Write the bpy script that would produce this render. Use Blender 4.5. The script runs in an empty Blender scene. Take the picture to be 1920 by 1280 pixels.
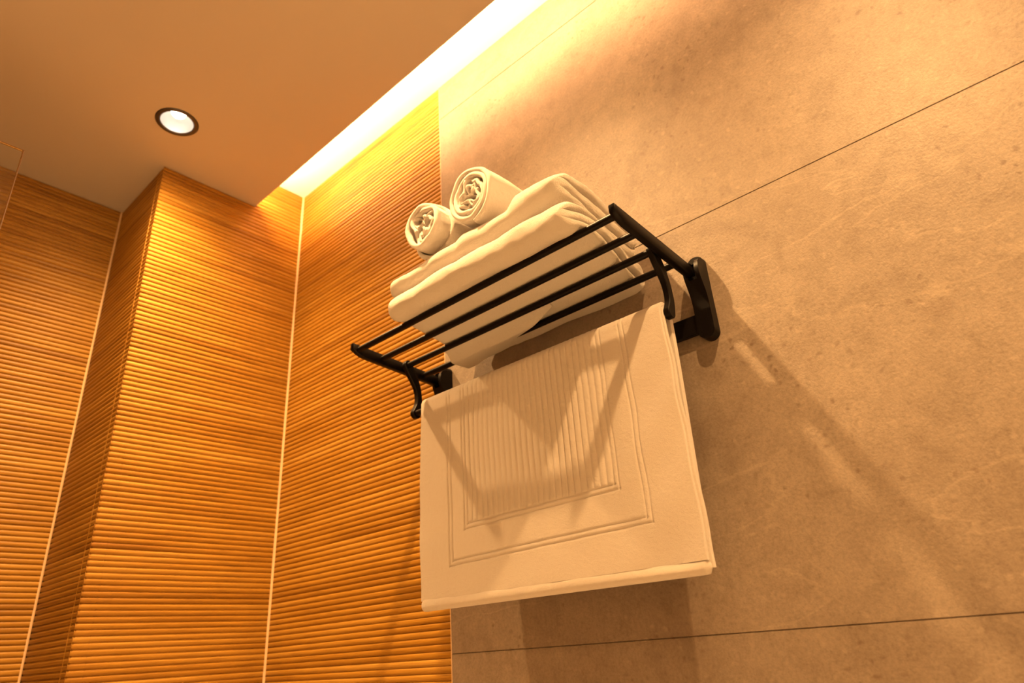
import bpy, math, random
import numpy as np
from mathutils import Vector, Matrix, noise

random.seed(7)
S = bpy.context.scene
COL = S.collection

# ------------------------------------------------------------------ camera
Rv = Vector((0.6702345980, -0.7394846671, -0.0628331972))
Uv = Vector((-0.2731673632, -0.3245315958, 0.9055709994))
Fv = Vector((0.6900472269, 0.5897810360, 0.4195153803))
Cv = Vector((-0.87708097, -1.55127103, -1.20305729))
cam = bpy.data.objects.new('camera', bpy.data.cameras.new('camera'))
COL.objects.link(cam)
cam.data.sensor_width = 36.0
cam.data.lens = 23.6
M = Matrix((Rv, Uv, -Fv)).transposed().to_4x4()
M.translation = Cv
cam.matrix_world = M
cam.data.clip_start = 0.01
cam.data.dof.use_dof = True
cam.data.dof.focus_distance = 0.98
cam.data.dof.aperture_fstop = 4.5
S.camera = cam

# ------------------------------------------------------------------ world and exposure
w = bpy.data.worlds.new('world')
S.world = w
w.use_nodes = True
w.node_tree.nodes['Background'].inputs[0].default_value = (0.02, 0.012, 0.006, 1)
w.node_tree.nodes['Background'].inputs[1].default_value = 0.2
S.view_settings.view_transform = 'Standard'
S.view_settings.look = 'None'
S.view_settings.gamma = 1.0
S.view_settings.exposure = 1.08
S.view_settings.use_curve_mapping = False

LAMP_POWER = 70.0          # each ceiling spot
LAMP_COLOR = (1.0, 0.575, 0.225)
LED_STRENGTH = 46.0       # cove strip
LED_COLOR = (1.0, 0.52, 0.22)

# room numbers (metres; z = 0 is the dropped ceiling, x = 0 the stone wall)
Z_COVE = 0.108
X_LIP = -0.148
COL_X = -0.4026           # arris of the fluted pier
REC_Y = 0.275             # back of the recess left of the pier
Y_JOIN = -0.615           # fluted cladding meets the stone
FLOOR = -2.40
X_LEFT = -2.55
Y_REAR = -2.75
LAMP_X = -0.4477
LAMPS = [-0.1771, -0.868, -1.559]
FILL_ROW_X = -1.95            # added row of unseen fill spots, raising the bounced light
FILL_ROW = [-1.75, -2.40]
FILL_ROW_POWER = 150.0

# ------------------------------------------------------------------ materials
def mat(name):
    m = bpy.data.materials.new(name)
    m.use_nodes = True
    nt = m.node_tree
    return m, nt, nt.nodes['Principled BSDF']

def nd(nt, kind, **kw):
    n = nt.nodes.new(kind)
    for k, v in kw.items():
        if k in n.inputs:
            n.inputs[k].default_value = v
        else:
            setattr(n, k, v)
    return n

def ramp(nt, fac, stops):
    r = nt.nodes.new('ShaderNodeValToRGB')
    e = r.color_ramp.elements
    e[0].position, e[0].color = stops[0][0], (*stops[0][1], 1)
    e[1].position, e[1].color = stops[-1][0], (*stops[-1][1], 1)
    for p, c in stops[1:-1]:
        x = e.new(p)
        x.color = (*c, 1)
    nt.links.new(fac, r.inputs[0])
    return r.outputs[0]

def mix(nt, a, b, fac, mode='MIX'):
    m = nt.nodes.new('ShaderNodeMix')
    m.data_type = 'RGBA'
    m.blend_type = mode
    for sock, v in ((m.inputs[0], fac), (m.inputs[6], a), (m.inputs[7], b)):
        if hasattr(v, 'is_linked'):
            nt.links.new(v, sock)
        elif isinstance(v, tuple):
            sock.default_value = (*v, 1)
        else:
            sock.default_value = v
    return m.outputs[2]

def simple(name, col, rough=0.5, metal=0.0):
    m, nt, b = mat(name)
    b.inputs['Base Color'].default_value = (*col, 1)
    b.inputs['Roughness'].default_value = rough
    b.inputs['Metallic'].default_value = metal
    return m

def stone_material():
    m, nt, b = mat('beige_stone_tile')
    tc = nd(nt, 'ShaderNodeTexCoord')
    v = tc.outputs['Object']
    def noi(scale, det=6.0, rough=0.6, dist=0.0, vec=v):
        n = nd(nt, 'ShaderNodeTexNoise', Scale=scale, Detail=det, Roughness=rough, Distortion=dist)
        nt.links.new(vec, n.inputs['Vector'])
        return n.outputs['Fac']
    base = ramp(nt, noi(3.5, 8, 0.62, 0.6), [(0.30, (0.160, 0.116, 0.083)), (0.5, (0.207, 0.158, 0.116)), (0.72, (0.244, 0.190, 0.143))])
    fine = ramp(nt, noi(210, 6, 0.8), [(0.3, (0.72, 0.70, 0.68)), (0.5, (0.98, 0.98, 0.98)), (0.7, (1.16, 1.16, 1.16))])
    c = mix(nt, base, fine, 1.0, 'MULTIPLY')
    mid = ramp(nt, noi(30, 8, 0.75, 0.3), [(0.32, (0.80, 0.77, 0.74)), (0.52, (0.99, 0.99, 0.99)), (0.72, (1.10, 1.10, 1.09))])
    c = mix(nt, c, mid, 1.0, 'MULTIPLY')
    # small dark pits, in drifts
    vo = nd(nt, 'ShaderNodeTexVoronoi', Scale=62.0, Randomness=1.0)
    wob = nd(nt, 'ShaderNodeTexNoise', Scale=60.0, Detail=3.0)
    nt.links.new(v, wob.inputs['Vector'])
    va = nd(nt, 'ShaderNodeVectorMath', operation='MULTIPLY_ADD')
    nt.links.new(wob.outputs['Color'], va.inputs[0])
    va.inputs[1].default_value = (0.018, 0.018, 0.018)
    nt.links.new(v, va.inputs[2])
    nt.links.new(va.outputs[0], vo.inputs['Vector'])
    spot = ramp(nt, vo.outputs['Distance'], [(0.10, (1, 1, 1)), (0.27, (0, 0, 0))])
    drift = ramp(nt, noi(6.5, 6, 0.65, 0.4), [(0.46, (0, 0, 0)), (0.60, (1, 1, 1))])
    mk = mix(nt, spot, drift, 1.0, 'MULTIPLY')
    c = mix(nt, c, (0.120, 0.078, 0.050), mix(nt, (0, 0, 0), mk, 0.85))
    # larger dark blotches and pale fossil flecks
    vb = nd(nt, 'ShaderNodeTexVoronoi', Scale=9.0, Randomness=1.0)
    nt.links.new(va.outputs[0], vb.inputs['Vector'])
    blot = ramp(nt, vb.outputs['Distance'], [(0.10, (1, 1, 1)), (0.17, (0, 0, 0))])
    drift2 = ramp(nt, noi(2.2, 2), [(0.50, (0, 0, 0)), (0.62, (1, 1, 1))])
    c = mix(nt, c, (0.139, 0.093, 0.062), mix(nt, (0, 0, 0), mix(nt, blot, drift2, 1.0, 'MULTIPLY'), 0.62))
    mp = nd(nt, 'ShaderNodeMapping')
    mp.inputs['Location'].default_value = (3.1, 1.7, 0.4)
    nt.links.new(va.outputs[0], mp.inputs['Vector'])
    vc = nd(nt, 'ShaderNodeTexVoronoi', Scale=40.0, Randomness=1.0)
    nt.links.new(mp.outputs[0], vc.inputs['Vector'])
    flk = ramp(nt, vc.outputs['Distance'], [(0.10, (1, 1, 1)), (0.18, (0, 0, 0))])
    c = mix(nt, c, (0.333, 0.270, 0.201), mix(nt, (0, 0, 0), flk, 0.24))
    # thin pale veins running along the slabs
    mv = nd(nt, 'ShaderNodeMapping')
    mv.inputs['Scale'].default_value = (1.0, 0.45, 1.5)
    mv.inputs['Rotation'].default_value = (0.12, 0, 0)
    nt.links.new(v, mv.inputs['Vector'])
    vn = noi(3.0, 6, 0.5, 0.25, mv.outputs[0])
    vein = ramp(nt, vn, [(0.4940, (0, 0, 0)), (0.4985, (1, 1, 1)), (0.5030, (0, 0, 0))])
    vgate = ramp(nt, noi(1.7, 2), [(0.38, (0, 0, 0)), (0.52, (1, 1, 1))])
    c = mix(nt, c, (0.352, 0.283, 0.207), mix(nt, (0, 0, 0), mix(nt, vein, vgate, 1.0, 'MULTIPLY'), 0.36))
    nt.links.new(c, b.inputs['Base Color'])
    b.inputs['Roughness'].default_value = 0.52
    bp = nd(nt, 'ShaderNodeBump', Strength=0.5, Distance=0.0013)
    nt.links.new(noi(240, 5, 0.7, 0.0), bp.inputs['Height'])
    nt.links.new(bp.outputs[0], b.inputs['Normal'])
    return m

PITCH = 0.0117
def flute_material():
    m, nt, b = mat('wood_look_fluted_tile')
    tc = nd(nt, 'ShaderNodeTexCoord')
    sp = nd(nt, 'ShaderNodeSeparateXYZ')
    nt.links.new(tc.outputs['Object'], sp.inputs[0])
    u = nd(nt, 'ShaderNodeMath', operation='ADD')
    nt.links.new(sp.outputs[0], u.inputs[0]); nt.links.new(sp.outputs[1], u.inputs[1])
    rib = nd(nt, 'ShaderNodeMath', operation='DIVIDE')
    nt.links.new(sp.outputs[2], rib.inputs[0]); rib.inputs[1].default_value = PITCH
    fl = nd(nt, 'ShaderNodeMath', operation='FLOOR')
    nt.links.new(rib.outputs[0], fl.inputs[0])
    # per-rib tone
    cb0 = nd(nt, 'ShaderNodeCombineXYZ')
    us = nd(nt, 'ShaderNodeMath', operation='MULTIPLY')
    nt.links.new(u.outputs[0], us.inputs[0]); us.inputs[1].default_value = 1.3
    nt.links.new(us.outputs[0], cb0.inputs[0])
    nt.links.new(fl.outputs[0], cb0.inputs[1])
    n0 = nd(nt, 'ShaderNodeTexNoise', Scale=0.83, Detail=3.0, Roughness=0.7)
    nt.links.new(cb0.outputs[0], n0.inputs['Vector'])
    base = ramp(nt, n0.outputs['Fac'], [(0.28, (0.191, 0.078, 0.007)), (0.5, (0.306, 0.146, 0.017)), (0.72, (0.387, 0.206, 0.036))])
    # grain streaks drawn out along the ribs
    cb = nd(nt, 'ShaderNodeCombineXYZ')
    u2 = nd(nt, 'ShaderNodeMath', operation='MULTIPLY')
    nt.links.new(u.outputs[0], u2.inputs[0]); u2.inputs[1].default_value = 14.0
    z2 = nd(nt, 'ShaderNodeMath', operation='MULTIPLY')
    nt.links.new(sp.outputs[2], z2.inputs[0]); z2.inputs[1].default_value = 620.0
    nt.links.new(u2.outputs[0], cb.inputs[0]); nt.links.new(z2.outputs[0], cb.inputs[1])
    n1 = nd(nt, 'ShaderNodeTexNoise', Scale=1.0, Detail=4.0, Roughness=0.65)
    nt.links.new(cb.outputs[0], n1.inputs['Vector'])
    g = ramp(nt, n1.outputs['Fac'], [(0.3, (0.66, 0.60, 0.54)), (0.52, (1, 1, 1)), (0.75, (1.18, 1.2, 1.24))])
    c = mix(nt, base, g, 1.0, 'MULTIPLY')
    nt.links.new(c, b.inputs['Base Color'])
    b.inputs['Roughness'].default_value = 0.42
    b.inputs['Specular IOR Level'].default_value = 0.22
    bp = nd(nt, 'ShaderNodeBump', Strength=0.25, Distance=0.0006)
    nt.links.new(n1.outputs['Fac'], bp.inputs['Height'])
    nt.links.new(bp.outputs[0], b.inputs['Normal'])
    return m

def towel_material(name, col, scale, strength, dist):
    m, nt, b = mat(name)
    tc = nd(nt, 'ShaderNodeTexCoord')
    n = nd(nt, 'ShaderNodeTexNoise', Scale=scale, Detail=4.0, Roughness=0.75)
    nt.links.new(tc.outputs['Object'], n.inputs['Vector'])
    n2 = nd(nt, 'ShaderNodeTexNoise', Scale=scale * 0.16, Detail=4.0, Roughness=0.6)
    nt.links.new(tc.outputs['Object'], n2.inputs['Vector'])
    ad = nd(nt, 'ShaderNodeMath', operation='ADD')
    nt.links.new(n.outputs['Fac'], ad.inputs[0]); nt.links.new(n2.outputs['Fac'], ad.inputs[1])
    bp = nd(nt, 'ShaderNodeBump', Strength=strength, Distance=dist)
    nt.links.new(ad.outputs[0], bp.inputs['Height'])
    nt.links.new(bp.outputs[0], b.inputs['Normal'])
    b.inputs['Base Color'].default_value = (*col, 1)
    b.inputs['Roughness'].default_value = 0.95
    b.inputs['Sheen Weight'].default_value = 0.55
    b.inputs['Sheen Roughness'].default_value = 0.5
    b.inputs['Specular IOR Level'].default_value = 0.1
    return m

def paint_material(name, col):
    m, nt, b = mat(name)
    tc = nd(nt, 'ShaderNodeTexCoord')
    n = nd(nt, 'ShaderNodeTexNoise', Scale=220.0, Detail=3.0)
    nt.links.new(tc.outputs['Object'], n.inputs['Vector'])
    bp = nd(nt, 'ShaderNodeBump', Strength=0.12, Distance=0.0006)
    nt.links.new(n.outputs['Fac'], bp.inputs['Height'])
    nt.links.new(bp.outputs[0], b.inputs['Normal'])
    b.inputs['Base Color'].default_value = (*col, 1)
    b.inputs['Roughness'].default_value = 0.7
    return m

def metal_material():
    m, nt, b = mat('dark_bronze_coated_metal')
    tc = nd(nt, 'ShaderNodeTexCoord')
    n = nd(nt, 'ShaderNodeTexNoise', Scale=900.0, Detail=2.0)
    nt.links.new(tc.outputs['Object'], n.inputs['Vector'])
    bp = nd(nt, 'ShaderNodeBump', Strength=0.25, Distance=0.0003)
    nt.links.new(n.outputs['Fac'], bp.inputs['Height'])
    nt.links.new(bp.outputs[0], b.inputs['Normal'])
    b.inputs['Base Color'].default_value = (0.0030, 0.0018, 0.0016, 1)
    b.inputs['Roughness'].default_value = 0.38
    b.inputs['Specular IOR Level'].default_value = 0.12
    return m

def glow(name, col, strength):
    m, nt, b = mat(name)
    b.inputs['Base Color'].default_value = (0.9, 0.9, 0.9, 1)
    b.inputs['Emission Color'].default_value = (*col, 1)
    b.inputs['Emission Strength'].default_value = strength
    return m

M_STONE = stone_material()
M_FLUTE = flute_material()
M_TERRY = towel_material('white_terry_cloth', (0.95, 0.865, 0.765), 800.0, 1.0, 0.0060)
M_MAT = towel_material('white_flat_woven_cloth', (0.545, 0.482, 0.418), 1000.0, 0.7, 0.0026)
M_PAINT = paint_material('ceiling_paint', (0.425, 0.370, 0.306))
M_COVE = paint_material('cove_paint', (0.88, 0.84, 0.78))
M_METAL = metal_material()
M_CAULK = simple('pale_grout', (0.527, 0.357, 0.204), 0.6)
M_GROUT = simple('dark_joint', (0.16, 0.10, 0.06), 0.9)
M_FLOOR = simple('floor_tile', (0.80, 0.76, 0.70), 0.45)
M_TAUPE = simple('taupe_plaster', (0.36, 0.27, 0.19), 0.7)
M_PLASTER = simple('white_plaster', (0.82, 0.79, 0.74), 0.7)
M_TRIM = simple('dark_bronze_trim', (0.035, 0.025, 0.022), 0.4, 0.2)
M_REFL = simple('polished_reflector', (0.92, 0.88, 0.84), 0.25, 0.9)
M_LENS = glow('lamp_lens', (1.0, 0.82, 0.62), 30.0)
M_HALO = glow('lamp_reflector_glow', (1.0, 0.76, 0.58), 0.30)
M_HALO.node_tree.nodes['Principled BSDF'].inputs['Base Color'].default_value = (0.02, 0.018, 0.015, 1)
M_LED = glow('led_tape_glow', LED_COLOR, LED_STRENGTH)
m, nt, b = mat('clear_glass')
b.inputs['Base Color'].default_value = (0.94, 0.93, 0.90, 1)
b.inputs['Roughness'].default_value = 0.02
b.inputs['Transmission Weight'].default_value = 1.0
b.inputs['IOR'].default_value = 1.5
M_GLASS = m

# ------------------------------------------------------------------ mesh helpers
def obj(name, verts, faces, material, parent=None, smooth=True, sharp=None):
    me = bpy.data.meshes.new(name)
    me.from_pydata([tuple(float(c) for c in v) for v in verts], [], [tuple(int(i) for i in f) for f in faces])
    me.materials.append(material)
    me.validate(); me.update()
    import bmesh
    bm = bmesh.new(); bm.from_mesh(me)
    bmesh.ops.recalc_face_normals(bm, faces=bm.faces)
    bm.to_mesh(me); bm.free()
    if smooth:
        for p in me.polygons:
            p.use_smooth = True
        me.set_sharp_from_angle(angle=math.radians(sharp if sharp else 40))
    o = bpy.data.objects.new(name, me)
    COL.objects.link(o)
    if parent is not None:
        o.parent = parent
        o.location = -parent.location
    return o

def place(o, origin):
    """put a top-level mesh object's origin at a point of its own geometry"""
    v = Vector(origin)
    for vt in o.data.vertices:
        vt.co -= v
    o.location = v
    return o

class MB:
    def __init__(s): s.v = []; s.f = []
    def add(s, v, f):
        n = len(s.v); s.v += [tuple(x) for x in v]; s.f += [tuple(i + n for i in q) for q in f]
    def box(s, a, b, bev=0.0):
        (x0, y0, z0), (x1, y1, z1) = a, b
        if bev <= 0:
            s.add([(x0,y0,z0),(x1,y0,z0),(x1,y1,z0),(x0,y1,z0),(x0,y0,z1),(x1,y0,z1),(x1,y1,z1),(x0,y1,z1)],
                  [(0,3,2,1),(4,5,6,7),(0,1,5,4),(1,2,6,5),(2,3,7,6),(3,0,4,7)])
        else:
            pts = [(x0+bev,z0),(x1-bev,z0),(x1,z0+bev),(x1,z1-bev),(x1-bev,z1),(x0+bev,z1),(x0,z1-bev),(x0,z0+bev)]
            s.prism(pts, y0, y1, bev)
    def prism(s, pts, y0, y1, bev=0.0):
        """polygon in the xz plane extruded along y, with chamfered rims"""
        n = len(pts)
        cx = sum(p[0] for p in pts)/n; cz = sum(p[1] for p in pts)/n
        rings = []
        if bev > 0:
            ins = inset(pts, bev)
            rings = [(ins, y0), (pts, y0+bev), (pts, y1-bev), (ins, y1)]
        else:
            rings = [(pts, y0), (pts, y1)]
        v = []
        for pp, y in rings:
            v += [(p[0], y, p[1]) for p in pp]
        f = []
        for k in range(len(rings)-1):
            for i in range(n):
                j = (i+1) % n
                f.append((k*n+i, k*n+j, (k+1)*n+j, (k+1)*n+i))
        f.append(tuple(range(n-1, -1, -1)))
        f.append(tuple((len(rings)-1)*n+i for i in range(n)))
        s.add(v, f)
    def tube(s, a, b, r, n=24, cap=0.0):
        a = Vector(a); b = Vector(b); d = (b-a).normalized()
        t = d.orthogonal().normalized(); u = d.cross(t)
        rings = []
        if cap > 0:
            rings = [(a, r-cap), (a+d*cap, r), (b-d*cap, r), (b, r-cap)]
        else:
            rings = [(a, r), (b, r)]
        v = []
        for c, rr in rings:
            for i in range(n):
                an = 2*math.pi*i/n
                v.append(c + (t*math.cos(an)+u*math.sin(an))*rr)
        f = []
        for k in range(len(rings)-1):
            for i in range(n):
                j = (i+1) % n
                f.append((k*n+i, k*n+j, (k+1)*n+j, (k+1)*n+i))
        f.append(tuple(range(n))); f.append(tuple((len(rings)-1)*n+i for i in range(n)))
        s.add(v, f)
    def lathe(s, prof, c, n=48, close=True):
        """profile of (r, z) about the vertical axis through c"""
        v = []
        for r, z in prof:
            for i in range(n):
                an = 2*math.pi*i/n
                v.append((c[0]+r*math.cos(an), c[1]+r*math.sin(an), c[2]+z))
        f = []
        m_ = len(prof)
        for k in range(m_ if close else m_-1):
            k2 = (k+1) % m_
            for i in range(n):
                j = (i+1) % n
                f.append((k*n+i, k*n+j, k2*n+j, k2*n+i))
        s.add(v, f)
    def build(s, name, material, parent=None, **kw):
        return obj(name, s.v, s.f, material, parent, **kw)

def inset(pts, d):
    n = len(pts)
    area = sum(pts[i][0]*pts[(i+1)%n][1]-pts[(i+1)%n][0]*pts[i][1] for i in range(n))
    sg = 1 if area > 0 else -1
    out = []
    for i in range(n):
        p0 = Vector(pts[i-1]); p1 = Vector(pts[i]); p2 = Vector(pts[(i+1)%n])
        e1 = (p1-p0).normalized(); e2 = (p2-p1).normalized()
        n1 = Vector((-e1.y, e1.x))*sg; n2 = Vector((-e2.y, e2.x))*sg
        b = (n1+n2)
        if b.length < 1e-6: b = n1
        b.normalize()
        out.append(tuple(p1 + b*(d/max(0.5, b.dot(n1)))))
    return out

def thing(name, label, cat, loc, group=None):
    o = bpy.data.objects.new(name, None)
    o.empty_display_size = 0.05
    COL.objects.link(o)
    o.location = loc
    o['label'] = label; o['category'] = cat
    if group: o['group'] = group
    return o

def tag(o, label, cat, group=None):
    o['label'] = label; o['category'] = cat
    if group: o['group'] = group
    return o

def struct(o):
    o['kind'] = 'structure'
    return o

# ------------------------------------------------------------------ the room
JOINTS = [0.0012, -0.598, -1.1988, -1.799]
def stone_panels(name, to3, u0, u1, joints, ztop, zbot):
    """large slabs with hairline joints in one mesh; to3(u, z, depth) -> point"""
    mb = MB()
    g = 0.0005
    edges = [ztop] + list(joints) + [zbot]
    for k in range(len(edges)-1):
        t = edges[k] - (g if k > 0 else 0); bt = edges[k+1] + (g if k < len(edges)-2 else 0)
        c = 0.0004
        P = [to3(u0, t, .002), to3(u1, t, .002), to3(u0, t-c, 0), to3(u1, t-c, 0),
             to3(u0, bt+c, 0), to3(u1, bt+c, 0), to3(u0, bt, .002), to3(u1, bt, .002)]
        mb.add(P, [(0,1,3,2),(2,3,5,4),(4,5,7,6)])
    mb.add([to3(u0, ztop, .002), to3(u1, ztop, .002), to3(u1, zbot, .002), to3(u0, zbot, .002)], [(0,1,2,3)])
    mb.add([to3(u0, ztop, .03), to3(u1, ztop, .03), to3(u1, zbot, .03), to3(u0, zbot, .03)], [(0,1,2,3)])
    return obj(name, mb.v, mb.f, M_STONE, smooth=False)

struct(stone_panels('wall_right', lambda u, z, d: (d, u, z), Y_JOIN, Y_REAR, JOINTS, Z_COVE, FLOOR))
mb = MB(); mb.box((-0.0004, Y_JOIN-0.0016, FLOOR), (0.02, Y_JOIN+0.0004, Z_COVE))
struct(mb.build('trim_1', M_CAULK, smooth=False))

def fluted(name, a, b, nrm, ztop, zbot, depth=0.0030):
    """horizontal rounded ribs between plan points a and b, bulging towards nrm; the plane a-b is the rib crest"""
    a = Vector(a); b = Vector(b); nrm = Vector(nrm)
    prof = [(0.0, 1.0), (0.045, 0.92), (0.12, 0.42), (0.24, 0.12), (0.42, 0.0), (0.62, 0.02), (0.80, 0.16), (0.92, 0.48), (0.97, 0.92)]
    zs = []; ds = []
    k = math.floor(zbot/PITCH)
    while k*PITCH < ztop:
        for t, d in prof:
            z = (k+t)*PITCH
            if zbot <= z <= ztop:
                zs.append(z); ds.append(d*depth)
        k += 1
    v = []; f = []
    L = (b-a).length
    nu = 2
    for i, (z, d) in enumerate(zip(zs, ds)):
        for j in range(nu):
            p = a.lerp(b, j/(nu-1)) - nrm*d
            v.append((p.x, p.y, z))
    n = len(zs)
    for i in range(n-1):
        for j in range(nu-1):
            f.append((i*nu+j, i*nu+j+1, (i+1)*nu+j+1, (i+1)*nu+j))
    # closed back so that the wall has thickness
    base = len(v)
    for z in (zs[0], zs[-1]):
        for p in (a - nrm*0.03, b - nrm*0.03):
            v.append((p.x, p.y, z))
    f.append((base, base+1, base+3, base+2))
    me_o = obj(name, v, f, M_FLUTE, sharp=35)
    # orient towards the room
    return struct(me_o)

fluted('wall_right_fluted', (0, 0), (0, Y_JOIN), (-1, 0), Z_COVE, FLOOR)
fluted('wall_back', (COL_X, 0), (0, 0), (0, -1), Z_COVE, FLOOR)
fluted('wall_pier_side', (COL_X+0.0004, REC_Y), (COL_X+0.0004, 0.0), (-1, 0), 0.02, FLOOR)
fluted('wall_back_recess', (X_LEFT, REC_Y), (COL_X, REC_Y), (0, -1), 0.02, FLOOR)

def bead(name, x, y, z0, z1, sx, sy, r=0.0042):
    """quarter-round silicone bead filling an inner corner"""
    mb = MB()
    pts = []
    for i in range(7):
        an = math.pi/2*i/6
        pts.append((x + sx*r*(1-math.sin(an)), y + sy*r*(1-math.cos(an))))
    pts.append((x, y))
    n = len(pts)
    rows = int((z1-z0)/0.03)
    v = []
    for k in range(rows+1):
        z = z0 + (z1-z0)*k/rows
        wob = 1 + 0.18*noise.noise((z*9, x*5, y*3))
        for p in pts:
            v.append((x+(p[0]-x)*wob, y+(p[1]-y)*wob, z))
    f = []
    for k in range(rows):
        for i in range(n):
            j = (i+1) % n
            f.append((k*n+i, k*n+j, (k+1)*n+j, (k+1)*n+i))
    mb.add(v, f)
    return struct(mb.build(name, M_CAULK))
bead('trim_2', 0, 0, FLOOR, Z_COVE, -1, -1)
bead('trim_3', COL_X, REC_Y, FLOOR, 0.0, -1, -1)

# ceiling: dropped board, cove above it
TH = 0.0125
mb = MB()
nseg = 40
def ceil_with_holes():
    """board with three round cut-outs for the spots"""
    import bmesh
    bm = bmesh.new()
    def quad(x0, x1, y0, y1):
        vs = [bm.verts.new(p) for p in ((x0,y0,0),(x1,y0,0),(x1,y1,0),(x0,y1,0))]
        bm.faces.new(vs)
    def strip(xa, xc, xb, lamps):
        ys = [Y_REAR]
        for ly in sorted(lamps):
            ys += [ly-0.08, ly+0.08]
        ys += [REC_Y+0.02]
        for j in range(len(ys)-1):
            quad(xa, xc-0.08, ys[j], ys[j+1]); quad(xc+0.08, xb, ys[j], ys[j+1])
            if j % 2 == 0:
                quad(xc-0.08, xc+0.08, ys[j], ys[j+1])
                continue
            cy = (ys[j]+ys[j+1])/2; r = 0.041; n = 48
            inner = []; outer = []
            for k in range(n):
                an = 2*math.pi*k/n
                c, s_ = math.cos(an), math.sin(an)
                q = 0.08/max(abs(c), abs(s_))
                inner.append(bm.verts.new((xc+r*c, cy+r*s_, 0)))
                outer.append(bm.verts.new((xc+q*c, cy+q*s_, 0)))
            for k in range(n):
                l = (k+1) % n
                bm.faces.new((inner[k], inner[l], outer[l], outer[k]))
    strip(-1.0, LAMP_X, X_LIP, LAMPS)
    strip(X_LEFT, FILL_ROW_X, -1.0, FILL_ROW)
    bmesh.ops.remove_doubles(bm, verts=bm.verts, dist=1e-6)
    ret = bmesh.ops.extrude_face_region(bm, geom=list(bm.faces))
    vs = [g for g in ret['geom'] if isinstance(g, bmesh.types.BMVert)]
    bmesh.ops.translate(bm, verts=vs, vec=(0, 0, TH))
    bmesh.ops.recalc_face_normals(bm, faces=bm.faces)
    me = bpy.data.meshes.new('ceiling'); bm.to_mesh(me); bm.free()
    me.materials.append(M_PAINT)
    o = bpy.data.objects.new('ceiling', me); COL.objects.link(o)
    return struct(o)
ceil_with_holes()
mb = MB()
mb.box((X_LEFT, Y_REAR, Z_COVE), (0.03, REC_Y+0.03, Z_COVE+0.02))
mb.box((-0.30, Y_REAR, TH), (-0.285, 0.0, Z_COVE))
mb.box((X_LEFT, REC_Y, 0.02), (0.03, REC_Y+0.03, Z_COVE))
struct(mb.build('ceiling_cove', M_COVE, smooth=False))
# floor and the unseen walls that close the room
mb = MB(); mb.box((X_LEFT-0.03, Y_REAR-0.03, FLOOR-0.04), (0.03, REC_Y+0.03, FLOOR))
struct(mb.build('floor', M_FLOOR, smooth=False))
mb = MB(); mb.box((X_LEFT-0.03, Y_REAR, FLOOR), (X_LEFT, REC_Y, Z_COVE))
struct(mb.build('wall_left', M_TAUPE, smooth=False))
mb = MB(); mb.box((X_LEFT, Y_REAR-0.03, FLOOR), (0.0, Y_REAR, Z_COVE))
struct(mb.build('wall_front', M_PLASTER, smooth=False))

# ------------------------------------------------------------------ lights
def downlight(y, label, x=LAMP_X, power=LAMP_POWER):
    t = thing('downlight', label, 'ceiling light', (x, y, 0), 'recessed ceiling spots in the dropped ceiling')
    c = (x, y, 0)
    mb = MB(); mb.lathe([(0.0362, -0.0008), (0.039, -0.0030), (0.0455, -0.0026), (0.0480, 0.0), (0.0362, 0.0002)], c)
    mb.build('trim_ring', M_TRIM, t)
    mb = MB(); mb.lathe([(0.0362, -0.0002), (0.0360, 0.006), (0.033, 0.020), (0.024, 0.032), (0.020, 0.034), (0.026, 0.036), (0.036, 0.022), (0.0388, 0.0)], c)
    mb.build('reflector', M_HALO, t)
    mb = MB(); mb.lathe([(0.0001, 0.0190), (0.007, 0.0195), (0.0125, 0.0215), (0.0160, 0.026), (0.0170, 0.030), (0.0001, 0.031)], c)
    mb.build('lens', M_LENS, t)
    ld = bpy.data.lights.new('spot_lamp', 'POINT')
    ld.energy = power
    ld.color = LAMP_COLOR
    ld.shadow_soft_size = 0.011
    ld.use_nodes = True                      # photometric profile of a narrow reflector lamp
    nt = ld.node_tree
    em = nt.nodes['Emission']
    tc = nd(nt, 'ShaderNodeTexCoord')
    sp = nd(nt, 'ShaderNodeSeparateXYZ')
    nt.links.new(tc.outputs['Normal'], sp.inputs[0])
    mr = nd(nt, 'ShaderNodeMath', operation='MULTIPLY')
    nt.links.new(sp.outputs[2], mr.inputs[0]); mr.inputs[1].default_value = -1.0
    col = ramp(nt, mr.outputs[0], [(0.0, (0, 0, 0)), (0.17, (.004,)*3), (0.34, (.014,)*3), (0.50, (.080,)*3), (0.707, (.31,)*3), (0.866, (.62,)*3), (0.966, (1, 1, 1))])
    nt.links.new(col, em.inputs['Strength'])
    lo = bpy.data.objects.new('spot_lamp', ld)
    COL.objects.link(lo); lo.parent = t
    lo.location = (0, 0, -0.004)
    return t
downlight(LAMPS[0], 'recessed round ceiling spot with dark ring, lit, left of the cove')
downlight(LAMPS[1], 'recessed ceiling spot overhead, second along the row from the fluted pier')
downlight(LAMPS[2], 'recessed ceiling spot overhead, third along the row from the fluted pier')

for i_, y_ in enumerate(FILL_ROW):  # extra spots added out of view, for bounce off floor and walls
    downlight(y_, ('added fill spot in the unseen ceiling, left of the camera', 'added fill spot in the unseen ceiling, behind the camera')[i_], FILL_ROW_X, FILL_ROW_POWER)

mb = MB(); mb.box((-0.1740, Y_REAR+0.05, TH+0.008), (-0.1700, -0.012, TH+0.044))
led = mb.build('led_tape', M_LED, smooth=False)
place(led, (-0.172, -0.012, TH+0.008))
mb = MB(); mb.box((-0.1765, Y_REAR+0.05, TH+0.0002), (-0.1741, -0.012, TH+0.046)); mb.box((-0.1741, Y_REAR+0.05, TH+0.0002), (-0.1700, -0.012, TH+0.0078))
chan = mb.build('mounting_channel', M_COVE, led, smooth=False)
tag(led, 'warm glowing light tape hidden in the cove above the dropped ceiling', 'light strip')

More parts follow.
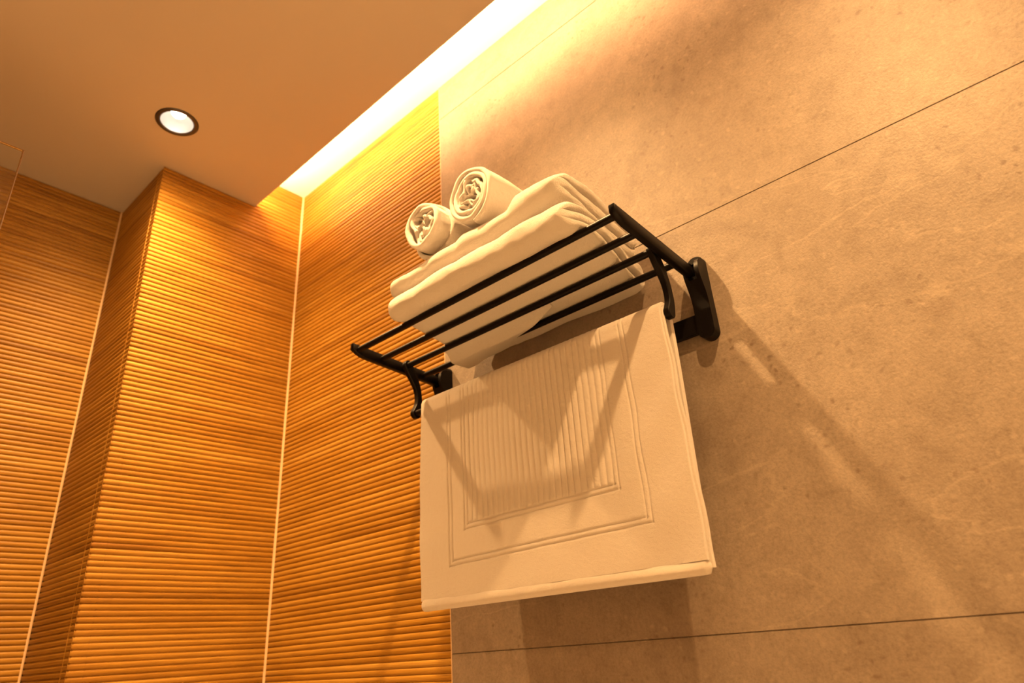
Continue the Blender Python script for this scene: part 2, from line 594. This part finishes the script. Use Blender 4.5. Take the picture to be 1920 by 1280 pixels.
# ------------------------------------------------------------------ glass shower screen
mb = MB(); mb.box((-1.50, -0.304, FLOOR+0.001), (-0.7268, -0.296, -0.3324), 0.0008)
g = mb.build('glass_shower_screen', M_GLASS)
place(g, (-1.1, -0.300, FLOOR+0.001))
M_EDGE = simple('ground_glass_edge', (0.17, 0.085, 0.035), 0.35)
mb = MB(); mb.box((-0.7267, -0.304, FLOOR+0.001), (-0.7255, -0.296, -0.3312)); mb.box((-1.50, -0.304, -0.3323), (-0.7267, -0.296, -0.3312))
mb.build('ground_edge', M_EDGE, g, smooth=False)
tag(g, 'clear frameless glass shower screen standing at the far left before the recess', 'glass panel')

# ------------------------------------------------------------------ towel rack
def zs(x):            # height of the shelf's bar axes
    return -0.7000 + (-0.03 - x)*0.065
BAR_X = [-0.2175, -0.1650, -0.1130, -0.0620]
BR = 0.0056
rack = thing('towel_rack', 'dark bronze wall-mounted towel rack with four-bar shelf and hanging bar', 'towel rack', (0, -0.907, -0.75))

for x in BAR_X:
    mb = MB(); mb.tube((x, -1.183, zs(x)), (x, -0.619, zs(x)), BR, 28)
    mb.build('shelf_bar', M_METAL, rack)

def frame_profile():
    pts = []
    top = []; bot = []
    h = 0.0105
    for i in range(25):
        t = i/24
        x = -0.018 - t*(0.2300-0.018)
        zc = zs(x)
        lo = -h; hi = h*0.92
        if t > 0.86:                       # the nose sweeps up
            q = (t-0.86)/0.14
            lo = -h + 2.0*h*0.42*q*q
            hi = h*0.92
        if t < 0.10:                       # rounded heel by the hinge
            q = (0.10-t)/0.10
            lo = -h*math.sqrt(max(0, 1-q*q*0.85)); hi = h*0.92*math.sqrt(max(0, 1-q*q*0.85))
        top.append((x, zc+hi)); bot.append((x, zc+lo))
    return top + bot[::-1]
for y0, y1 in ((-1.1905, -1.1800), (-0.6220, -0.6115)):
    mb = MB(); mb.prism(frame_profile(), y0, y1, 0.0011)
    fr = mb.build('end_frame', M_METAL, rack, sharp=50)
    for x in BAR_X:                        # little fixing screws under the frame
        mb = MB(); mb.tube((x+0.001, (y0+y1)/2, zs(x)-0.0118), (x+0.001, (y0+y1)/2, zs(x)-0.0095), 0.0024, 12, 0.0006)
        mb.build('screw', M_METAL, fr)

def bracket_profile():
    # (x, z) from the top of the hinge cheek down the S-shaped front, closed by the wall face
    front = [(-0.012, -0.6790), (-0.020, -0.6800), (-0.027, -0.6840), (-0.0315, -0.690), (-0.0330, -0.699),
             (-0.0325, -0.708), (-0.0300, -0.717), (-0.0262, -0.726), (-0.0225, -0.735), (-0.0200, -0.744),
             (-0.0190, -0.753), (-0.0188, -0.765), (-0.0188, -0.780), (-0.0190, -0.792), (-0.0190, -0.796)]
    return front + [(-0.0005, -0.796), (-0.0005, -0.6790)]
def slot_profile():
    # the part behind the open slot that holds the shelf hinge
    return [(-0.0085, -0.6790), (-0.0085, -0.700), (-0.0120, -0.711), (-0.0200, -0.7150), (-0.0300, -0.7165),
            (-0.0262, -0.726), (-0.0225, -0.735), (-0.0200, -0.744), (-0.0190, -0.753), (-0.0188, -0.796), (-0.0005, -0.796), (-0.0005, -0.6790)]
def bracket(ya, yb):
    """ya..yb = width along the wall"""
    wd = yb-ya
    mb = MB()
    mb.prism(bracket_profile(), ya, ya+wd*0.25)
    mb.prism(slot_profile(), ya+wd*0.25, ya+wd*0.75)
    mb.prism(bracket_profile(), ya+wd*0.75, yb)
    # rounded foot with a hollow for the screw
    n = 20; yc = (ya+yb)/2; rr = wd/2
    prof = []
    v = []
    for x in (-0.0190, -0.0005):
        for i in range(n+1):
            an = math.pi*i/n
            v.append((x, yc+rr*math.cos(an), -0.796-rr*0.95*math.sin(an)))
    f = [(i, i+1, n+2+i, n+1+i) for i in range(n)] + [tuple(range(n+1)), tuple(n+1+i for i in range(n, -1, -1))]
    f.append((0, n+1, 2*n+1, n))
    mb.add(v, f)
    v = []                                  # rounded head against the wall
    for x in (-0.0110, -0.0005):
        for i in range(n+1):
            an = math.pi*i/n
            v.append((x, yc+rr*math.cos(an), -0.6800+rr*0.80*math.sin(an)))
    mb.add(v, [(i, i+1, n+2+i, n+1+i) for i in range(n)] + [tuple(range(n+1)), tuple(n+1+i for i in range(n, -1, -1)), (0, n+1, 2*n+1, n)])
    o = mb.build('wall_bracket', M_METAL, rack, sharp=35)
    sc = MB(); sc.tube((-0.0270, yc, -0.7960), (-0.018, yc, -0.7960), 0.0078, 24, 0.0024)
    sc.build('bracket_screw', M_METAL, o)
    pin = MB(); pin.tube((-0.0195, ya-0.0005, zs(-0.02)+0.0015), (-0.0195, yb+0.0005, zs(-0.02)+0.0015), 0.0052, 20, 0.0012)
    pin.build('hinge_pin', M_METAL, o)
    return o
bracket(-1.2030, -1.1770)
bracket(-0.6370, -0.6110)

mb = MB(); mb.box((-0.0115, -1.1785, -0.7935), (-0.0035, -0.6355, -0.7625), 0.001)
mb.build('wall_rail', M_METAL, rack)

HB_X, HB_Z, HB_R = -0.0935, -0.7870, 0.0058
def arm_outline():
    cl = [(-0.1130, zs(-0.113)), (-0.1050, -0.7085), (-0.0965, -0.722), (-0.0895, -0.738), (-0.0868, -0.754), (-0.0875, -0.770), (HB_X, HB_Z)]
    wd = [0.0100, 0.0098, 0.0085, 0.0066, 0.0060, 0.0070, 0.0098]
    # Catmull-Rom refinement
    P = []; W_ = []
    n = len(cl)
    for i in range(n-1):
        p0 = cl[max(0, i-1)]; p1 = cl[i]; p2 = cl[i+1]; p3 = cl[min(n-1, i+2)]
        for k in range(6):
            t = k/6
            P.append(tuple(0.5*((2*p1[a]) + (-p0[a]+p2[a])*t + (2*p0[a]-5*p1[a]+4*p2[a]-p3[a])*t*t + (-p0[a]+3*p1[a]-3*p2[a]+p3[a])*t**3) for a in (0, 1)))
            W_.append(wd[i]*(1-t)+wd[i+1]*t)
    P.append(cl[-1]); W_.append(wd[-1])
    L = []; R_ = []
    for i, p in enumerate(P):
        a = Vector(P[max(0, i-1)]); b = Vector(P[min(len(P)-1, i+1)])
        d = (b-a).normalized(); nn = Vector((-d.y, d.x))
        L.append(tuple(Vector(p)+nn*W_[i])); R_.append(tuple(Vector(p)-nn*W_[i]))
    def cap(c, frm, to, r):
        a0 = math.atan2(frm[1]-c[1], frm[0]-c[0]); a1 = math.atan2(to[1]-c[1], to[0]-c[0])
        while a1 > a0: a1 -= 2*math.pi
        return [(c[0]+r*math.cos(a0+(a1-a0)*k/10), c[1]+r*math.sin(a0+(a1-a0)*k/10)) for k in range(1, 10)]
    out = L[:]
    out += cap(P[-1], L[-1], R_[-1], W_[-1]) if True else []
    out += R_[::-1]
    out += cap(P[0], R_[0], L[0], W_[0])
    return out
def ccw_fix(pts):
    return pts
for y0, y1 in ((-1.1785, -1.1690), (-0.6370, -0.6275)):
    mb = MB(); mb.prism(arm_outline(), y0, y1, 0.0012)
    mb.build('hanging_arm', M_METAL, rack, sharp=40)
mb = MB(); mb.tube((HB_X, -1.176, HB_Z), (HB_X, -0.6300, HB_Z), HB_R, 28)
mb.build('hanging_bar', M_METAL, rack)

# ------------------------------------------------------------------ hanging bath mat
def sstep(a, b, x):
    t = min(1, max(0, (x-a)/(b-a))); return t*t*(3-2*t)
def groove(d, w_):
    return math.exp(-(d/w_)**2)
YL, YR = -0.6695, -1.1675         # left and right edge of the mat
def mat_relief(y, z):
    """height of the woven relief on the hanging face (metres)"""
    h = 0.0
    lift = 0.010*(y-YL)/(YR-YL)
    oy0, oy1, oz = -0.7440, -1.0980, -1.0670+lift      # outer double line
    iy0, iy1, iz = -0.7790, -1.0575, -1.0160+lift      # inner double line
    for (a, b_, c_, sgn) in ((oy0, oy1, oz, 1), (iy0, iy1, iz, 1)):
        gap = 0.0075
        for q in (0.0, gap):
            if z > c_ - q - 0.002:
                h -= 0.0016*(groove(y-(a+q), 0.0012) + groove(y-(b_-q), 0.0012))
            if b_-q-0.002 < y < a+q+0.002:
                h -= 0.0016*groove(z-(c_-q), 0.0012)
    if iy1+0.001 < y < iy0-0.001 and z > iz+0.002:
        n = 25
        t = (iy0-y)/(iy0-iy1)*n
        fr = t-math.floor(t)
        h += 0.0026*(math.sin(math.pi*fr)**0.4) - 0.0018
    return h

def drape(r_in, r_out, y0, y1, zf, zb, relief, ny, puff_bottom=False, seedk=0.0, skew=0.0):
    """one closed shell of cloth hung over the bar; returns verts, faces"""
    rows = []
    # path parameter: front bottom -> top -> back bottom, as (x_off_sign, z, nx, nz)
    nf = 210
    zt = HB_Z
    path = []
    for i in range(nf+1):
        z = zf + (zt-zf)*i/nf
        path.append(('f', z))
    for i in range(1, 16):
        path.append(('t', math.pi*i/16))
    nb = 24
    for i in range(nb+1):
        path.append(('b', zt + (zb-zt)*i/nb))
    V = []; 
    def lay(r, out):
        for kind, q in path:
            row = []
            for j in range(ny+1):
                u = j/ny
                y = y0 + (y1-y0)*u
                if kind == 'f':
                    d = zt-q
                    hang = sstep(0, 0.10, d)
                    wv = hang*(0.0035*noise.noise((y*7, q*5, seedk)) + 0.0016*noise.noise((y*18, q*14, 3+seedk)))
                    # soft folds running diagonally near the right edge
                    rgt = sstep(-1.02, -1.15, y)
                    wv += hang*rgt*0.0022*math.sin((q*1.0 + y*0.9)*60)
                    x = HB_X - r - wv - 0.004*d/0.35
                    if out:
                        x -= relief(y, q) if relief else 0
                    edge = skew*d/0.35*(u)
                    yy = y - edge + 0.0012*noise.noise((0, q*9, seedk+u*3))*(1 if u > 0.5 else -1)*abs(2*u-1)
                    row.append((x, yy, q))
                elif kind == 't':
                    rr = r + (relief(y, zt)*0.8 if (out and relief) else 0)
                    row.append((HB_X - rr*math.cos(q), y, zt + rr*math.sin(q)))
                else:
                    d = zt-q
                    x = HB_X + r - (0.0155 - 0.1*r)*sstep(0.0, 0.30, d) + 0.0010*noise.noise((y*8, q*6, 9+seedk))*sstep(0, .1, d)
                    row.append((x, y - skew*0.45*d/0.35*u, q))
            V.append(row)
    lay(r_out, True)
    no = len(path)
    lay(r_in, False)
    verts = [p for row in V for p in row]
    W1 = ny+1
    F = []
    for i in range(no-1):
        for j in range(ny):
            a = i*W1+j
            F.append((a, a+1, a+W1+1, a+W1))
            a = (no+i)*W1+j
            F.append((a, a+W1, a+W1+1, a+1))
    for i in range(no-1):                 # side rims
        for j in (0, ny):
            a = i*W1+j; b2 = (no+i)*W1+j
            F.append((a, a+W1, b2+W1, b2))
    for j in range(ny):                   # bottom hems
        for i in (0, no-1):
            a = i*W1+j; b2 = (no+i)*W1+j
            F.append((a, b2, b2+1, a+1))
    return verts, F

def make_mat():
    mb = MB()
    # outer layer with the relief
    v, f = drape(0.0130, 0.0185, YL, YR, -1.1195, -1.10, mat_relief, 400, skew=0.010)
    mb.add(v, f)
    # inner, folded layer, seen along the right side and below the hem
    v, f = drape(0.0062, 0.0124, YL+0.001, YR-0.0015, -1.128, -1.112, None, 60, seedk=0.0, skew=0.012)
    mb.add(v, f)
    # the bottom fold: a soft roll peeping out under the hem
    n = 18; ny = 120
    vv = []; ff = []
    for j in range(ny+1):
        u = j/ny
        yy = YL + (YR-YL)*u - 0.011*u
        wob = 0.0010*noise.noise((yy*30, 1, 2)) + 0.0012*noise.noise((yy*11, 5, 2))
        sh = 0.0
        endt = min(1, min(u, 1-u)/0.012)
        ex = math.sqrt(max(0.05, 1-(1-endt)**2))
        for i in range(n):
            an = 2*math.pi*i/n
            wv = 0.0035*noise.noise((yy*7, -1.125*5, 0))
            cx = HB_X - 0.0175 - wv*0.8
            cz = -1.1265 + wob - 0.006*u*0
            vv.append((cx + 0.0078*ex*math.cos(an), yy, cz + (0.0090+wob)*ex*math.sin(an)))
    for j in range(ny):
        for i in range(n):
            k = (i+1) % n
            ff.append((j*n+i, j*n+k, (j+1)*n+k, (j+1)*n+i))
    ff.append(tuple(range(n))); ff.append(tuple(ny*n+i for i in range(n)))
    mb.add(vv, ff)
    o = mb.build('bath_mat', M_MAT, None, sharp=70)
    place(o, (HB_X, (YL+YR)/2, HB_Z-0.03))
    tag(o, 'white bath mat with ribbed center and line border, hanging below the rack shelf', 'bath mat')
make_mat()

# ------------------------------------------------------------------ folded towels
def folded(name, x0, x1, yl, yr, z0, hfun, layers, label, seedk, bulge=0.006, sag=True, droop=0.0):
    """yl(x), yr(x): left (+y) and right (-y) edges; z0: underside above the bars; hfun(x,y): thickness"""
    nx, nt, nsd = 110, 90, 54
    V = []; ring = None
    for i in range(nx+1):
        s = i/nx
        # denser near both noses
        s = 0.5 - 0.5*math.cos(math.pi*s)
        x = x0 + (x1-x0)*s
        A0, B0 = yl(x), yr(x)
        yc = (A0+B0)/2; A = (A0-B0)/2
        RC = 0.024
        if x-x0 < RC: A -= RC*0.8*(1-math.sqrt(max(0.0, 1-((RC-(x-x0))/RC)**2)))
        row = []
        def thick(y):
            H = hfun(x, y)
            rf = H*0.52
            d = x-x0; e = x1-x
            k = 1.0
            if d < rf: k = math.sqrt(max(0.0, 1-(1-d/rf)**2))
            if e < 0.010: k *= math.sqrt(max(0.0, 1-(1-e/0.010)**2))*0.6+0.4
            return H, max(k, 0.0)
        nose = sstep(0.0, 0.03, x-x0)
        def side(sgn, H):
            pts = []
            for k in range(nsd+1):
                zn = 1-2*k/nsd
                nl = layers
                fl = (zn*0.5+0.5)*nl
                fr = fl - min(nl-1, math.floor(fl))
                lay = math.sqrt(max(0.0, 1-(2*fr-1)**2))
                c = H*(0.16 if sgn < 0 else 0.40)
                end = c*(1-math.sqrt(max(0.0, 1-abs(zn)**3)))*1.0
                if sgn < 0: end += (1-nose)*H*0.4*(1-math.sqrt(max(0.0, 1-abs(zn)**3)))
                off = A - end - bulge*(1-lay)*nose*(1.0 if sgn < 0 else 0.12)
                # every fold ends at its own depth
                li = min(nl-1, int((zn*0.5+0.5)*nl))
                off -= (0.010 if sgn < 0 else 0.003)*noise.noise((li*3.7+seedk, x*5, 5))*nose
                pts.append((yc + sgn*off, zn))
            return pts
        Hm, km = thick(yc)
        # top from left to right, right side down, bottom right to left, left side up
        HR, kR = thick(yc-A*0.97); HL, kL = thick(yc+A*0.97)
        rs = side(-1, HR); ls = side(1, HL)
        yt0 = ls[0][0]; yt1 = rs[0][0]
        def zz(y, zn, H, k):
            return H*(0.5+0.5*zn*k) if True else 0
        for k in range(nt):
            y = yt0 + (yt1-yt0)*k/nt
            H, kk = thick(y)
            row.append((x, y, zz(y, 1, H, kk), 1, kk))
        for y, zn in rs:
            row.append((x, y, zz(y, zn, HR, kR), zn, kR))
        for k in range(1, nt):
            y = yt1 + (yt0-yt1)*k/nt
            H, kk = thick(y)
            row.append((x, y, zz(y, -1, H, kk), -1, kk))
        for y, zn in ls[::-1][:-1]:
            row.append((x, y, zz(y, zn, HL, kL), zn, kL))
        V.append(row)
    n = len(V[0])
    verts = []
    for row in V:
        for (x, y, z, zn, kk) in row:
            up = 0.5+0.5*zn*kk
            a = noise.noise((x*16+seedk, y*16, z*20)); b_ = noise.noise((x*45, y*45+seedk, z*45)); c_ = noise.noise((x*12, y*12, seedk+4))
            dz = (0.0055*a + 0.0022*b_ + 0.0010*noise.noise((x*90, y*90, 3)))*up
            dx = 0.0070*noise.noise((y*13, z*16, seedk+8)) + 0.0020*b_
            dy = 0.0040*noise.noise((x*14, z*22, seedk+2)) + 0.0016*b_
            zb = z0 + (-0.03-x)*0.065 - droop*(1-sstep(-0.252, -0.205, x))
            if zn <= -0.999 and sag:
                ph = 0.0
                for bx in BAR_X:
                    ph = max(ph, math.exp(-((x-bx)/0.012)**2))
                dz = -0.0018*(1-ph)*kk + dz*(1-kk)
            verts.append((x+dx, y+dy, zb+z+dz))
    F = []
    for i in range(nx):
        for j in range(n):
            k = (j+1) % n
            F.append((i*n+j, i*n+k, (i+1)*n+k, (i+1)*n+j))
    F.append(tuple(nx*n+j for j in range(n)))
    o = obj(name, verts, F, M_TERRY, None, sharp=80)
    place(o, ((x0+x1)/2, yc, z0))
    tag(o, label, 'towel')
    return o

Z1 = -0.6935       # underside of the lower towel at x=-0.03
def h1(x, y):
    h = 0.0510
    return h
low = folded('folded_towel', -0.256, -0.016,
       lambda x: -0.7420 + 0.020*min(1.0, (x+0.256)/0.16), lambda x: -1.1270 + 0.022*sstep(-0.2, -0.02, x),
       Z1, h1, 3, 'large folded white towel lying directly on the rack bars, under the other folded towel', 1.3, bulge=0.0085, droop=0.011)
Z2 = Z1 + 0.0530
def h2(x, y):
    h = 0.034
    h += 0.008*sstep(-0.893, -0.912, y)
    h += 0.021*sstep(-1.004, -1.026, y)
    h += 0.006*sstep(-1.02, -1.07, y)*sstep(-0.22, -0.12, x)
    return h
folded('folded_towel', -0.238, -0.022,
       lambda x: -0.7210, lambda x: -1.1150 + 0.012*sstep(-0.2, -0.02, x),
       Z2, h2, 3, 'folded white towel stacked on top of the larger one, carrying two rolled towels', 7.7, bulge=0.0080, sag=False)

# loose underside corner of the lower towel drooping under the rear bar
def flap():
    nu, nv = 40, 24
    V = []
    for lay in (0, 1):
        for i in range(nu+1):
            u = i/nu                                # along y, left to right
            y = -0.7225 - 0.25*u
            xf = -0.102   # free front edge recedes behind the bar
            xr = -0.038 - 0.056*max(0.0, (u-0.07)/0.93)
            for j in range(nv+1):
                v_ = j/nv
                x = xf + (xr-xf)*v_
                low_ = -0.7068 - 0.002*math.sin(math.pi*v_)
                hi = -0.6915
                t = sstep(-0.098, -0.080, x)
                z = hi*(1-t) + low_*t
                t2 = 0.0
                z = z*(1-t2) + (-0.6935)*t2
                yy = y
                V.append((x, yy, z - (0.0026 if lay else 0.0) + 0.0008*noise.noise((x*40, yy*30, 1))))
    W1 = nv+1; N = (nu+1)*W1
    F = []
    for i in range(nu):
        for j in range(nv):
            a = i*W1+j
            F.append((a, a+1, a+W1+1, a+W1)); F.append((N+a, N+a+W1, N+a+W1+1, N+a+1))
    for i in range(nu):
        for j in (0, nv):
            a = i*W1+j; F.append((a, a+W1, N+a+W1, N+a))
    for j in range(nv):
        for i in (0, nu):
            a = i*W1+j; F.append((a, N+a, N+a+1, a+1))
    o = obj('loose_corner', V, F, M_TERRY, low, sharp=70)
    return o
flap()

# ------------------------------------------------------------------ rolled towels
def rolled(cy, cz, r0, x0, x1, turns, label, seedk, ez=1.0, start=0.0, collar=0.0, crumple=0.010):
    n = int(64*turns)
    layer = 0.0092
    k_sec = 28
    V = []
    for i in range(n+1):
        t = i/n
        th = start + 2*math.pi*turns*t
        r = r0 - layer*turns*t
        inner = sstep(0.30, 0.6, t)
        # crumpled heart of the roll
        r2 = r + inner*crumple*(noise.noise((math.cos(th)*2+seedk, math.sin(th)*2, t*3)) + 0.6*math.sin(th*3+seedk))*0.9
        r2 += 0.003*noise.noise((math.cos(th)*1.5, math.sin(th)*1.5, seedk+t*2))
        r2 = max(0.004, r2)
        tk = layer*(0.92 if t < 0.6 else 0.80)
        if t < 0.03: tk *= 0.3+0.7*t/0.03
        if t > 0.97: tk *= 0.3+0.7*(1-t)/0.03
        xs0 = x0 + 0.004*noise.noise((th*0.8, seedk, 0)) + 0.010*inner*abs(noise.noise((th*1.1, seedk, 3))) + 0.004*t
        if collar > 0:
            xs0 += collar*(1-sstep(0.17, 0.21, t))
        sec = []
        m_ = k_sec//2
        for a in range(m_+1):                      # outer face front -> back with rounded front
            s = a/m_
            x = xs0 + (x1-xs0)*s**1.6
            sec.append((x, r2))
        for a in range(m_, -1, -1):
            s = a/m_
            x = xs0 + (x1-xs0)*s**1.6
            sec.append((x, r2-tk))
        # rounded nose
        pts = []
        for q in range(7):
            an = math.pi*q/6
            pts.append((xs0 - tk*0.55*math.sin(an), r2 - tk/2 + tk/2*(-math.cos(an))))
        loop = pts + sec[:0]
        # order: inner -> nose -> outer -> back -> inner
        loop = [(x, rr) for x, rr in pts] + [p for p in sec[1:m_+1]] + [p for p in sec[m_+1:-1]]
        for x, rr in loop:
            g = 0.0012*noise.noise((x*40, th*2, seedk)) 
            rr2 = rr + g + 0.003*noise.noise((x*12, math.cos(th), math.sin(th)+seedk))*sstep(0, 0.04, x-x0)
            V.append((x, cy + rr2*math.sin(th), cz + rr2*math.cos(th)*ez))
    ns = len(V)//(n+1)
    F = []
    for i in range(n):
        for j in range(ns):
            k = (j+1) % ns
            F.append((i*ns+j, i*ns+k, (i+1)*ns+k, (i+1)*ns+j))
    F.append(tuple(range(ns))); F.append(tuple(n*ns+j for j in range(ns)))
    o = obj('rolled_towel', V, F, M_TERRY, None, sharp=70)
    place(o, ((x0+x1)/2, cy, cz-r0))
    tag(o, label, 'towel', 'rolled towels on the shelf stack')
    return o
rolled(-0.9380, -0.5300, 0.0515, -0.240, -0.075, 4.6, 'rolled white towel nearer the rack bracket, spiral end higher in the photo', 2.1, 1.08, start=3.3)
rolled(-0.8320, -0.5375, 0.0525, -0.247, -0.085, 4.7, 'rolled white towel nearer the fluted wall, with a loose outer wrap', 5.4, 1.07, start=0.3, collar=0.030, crumple=0.013)
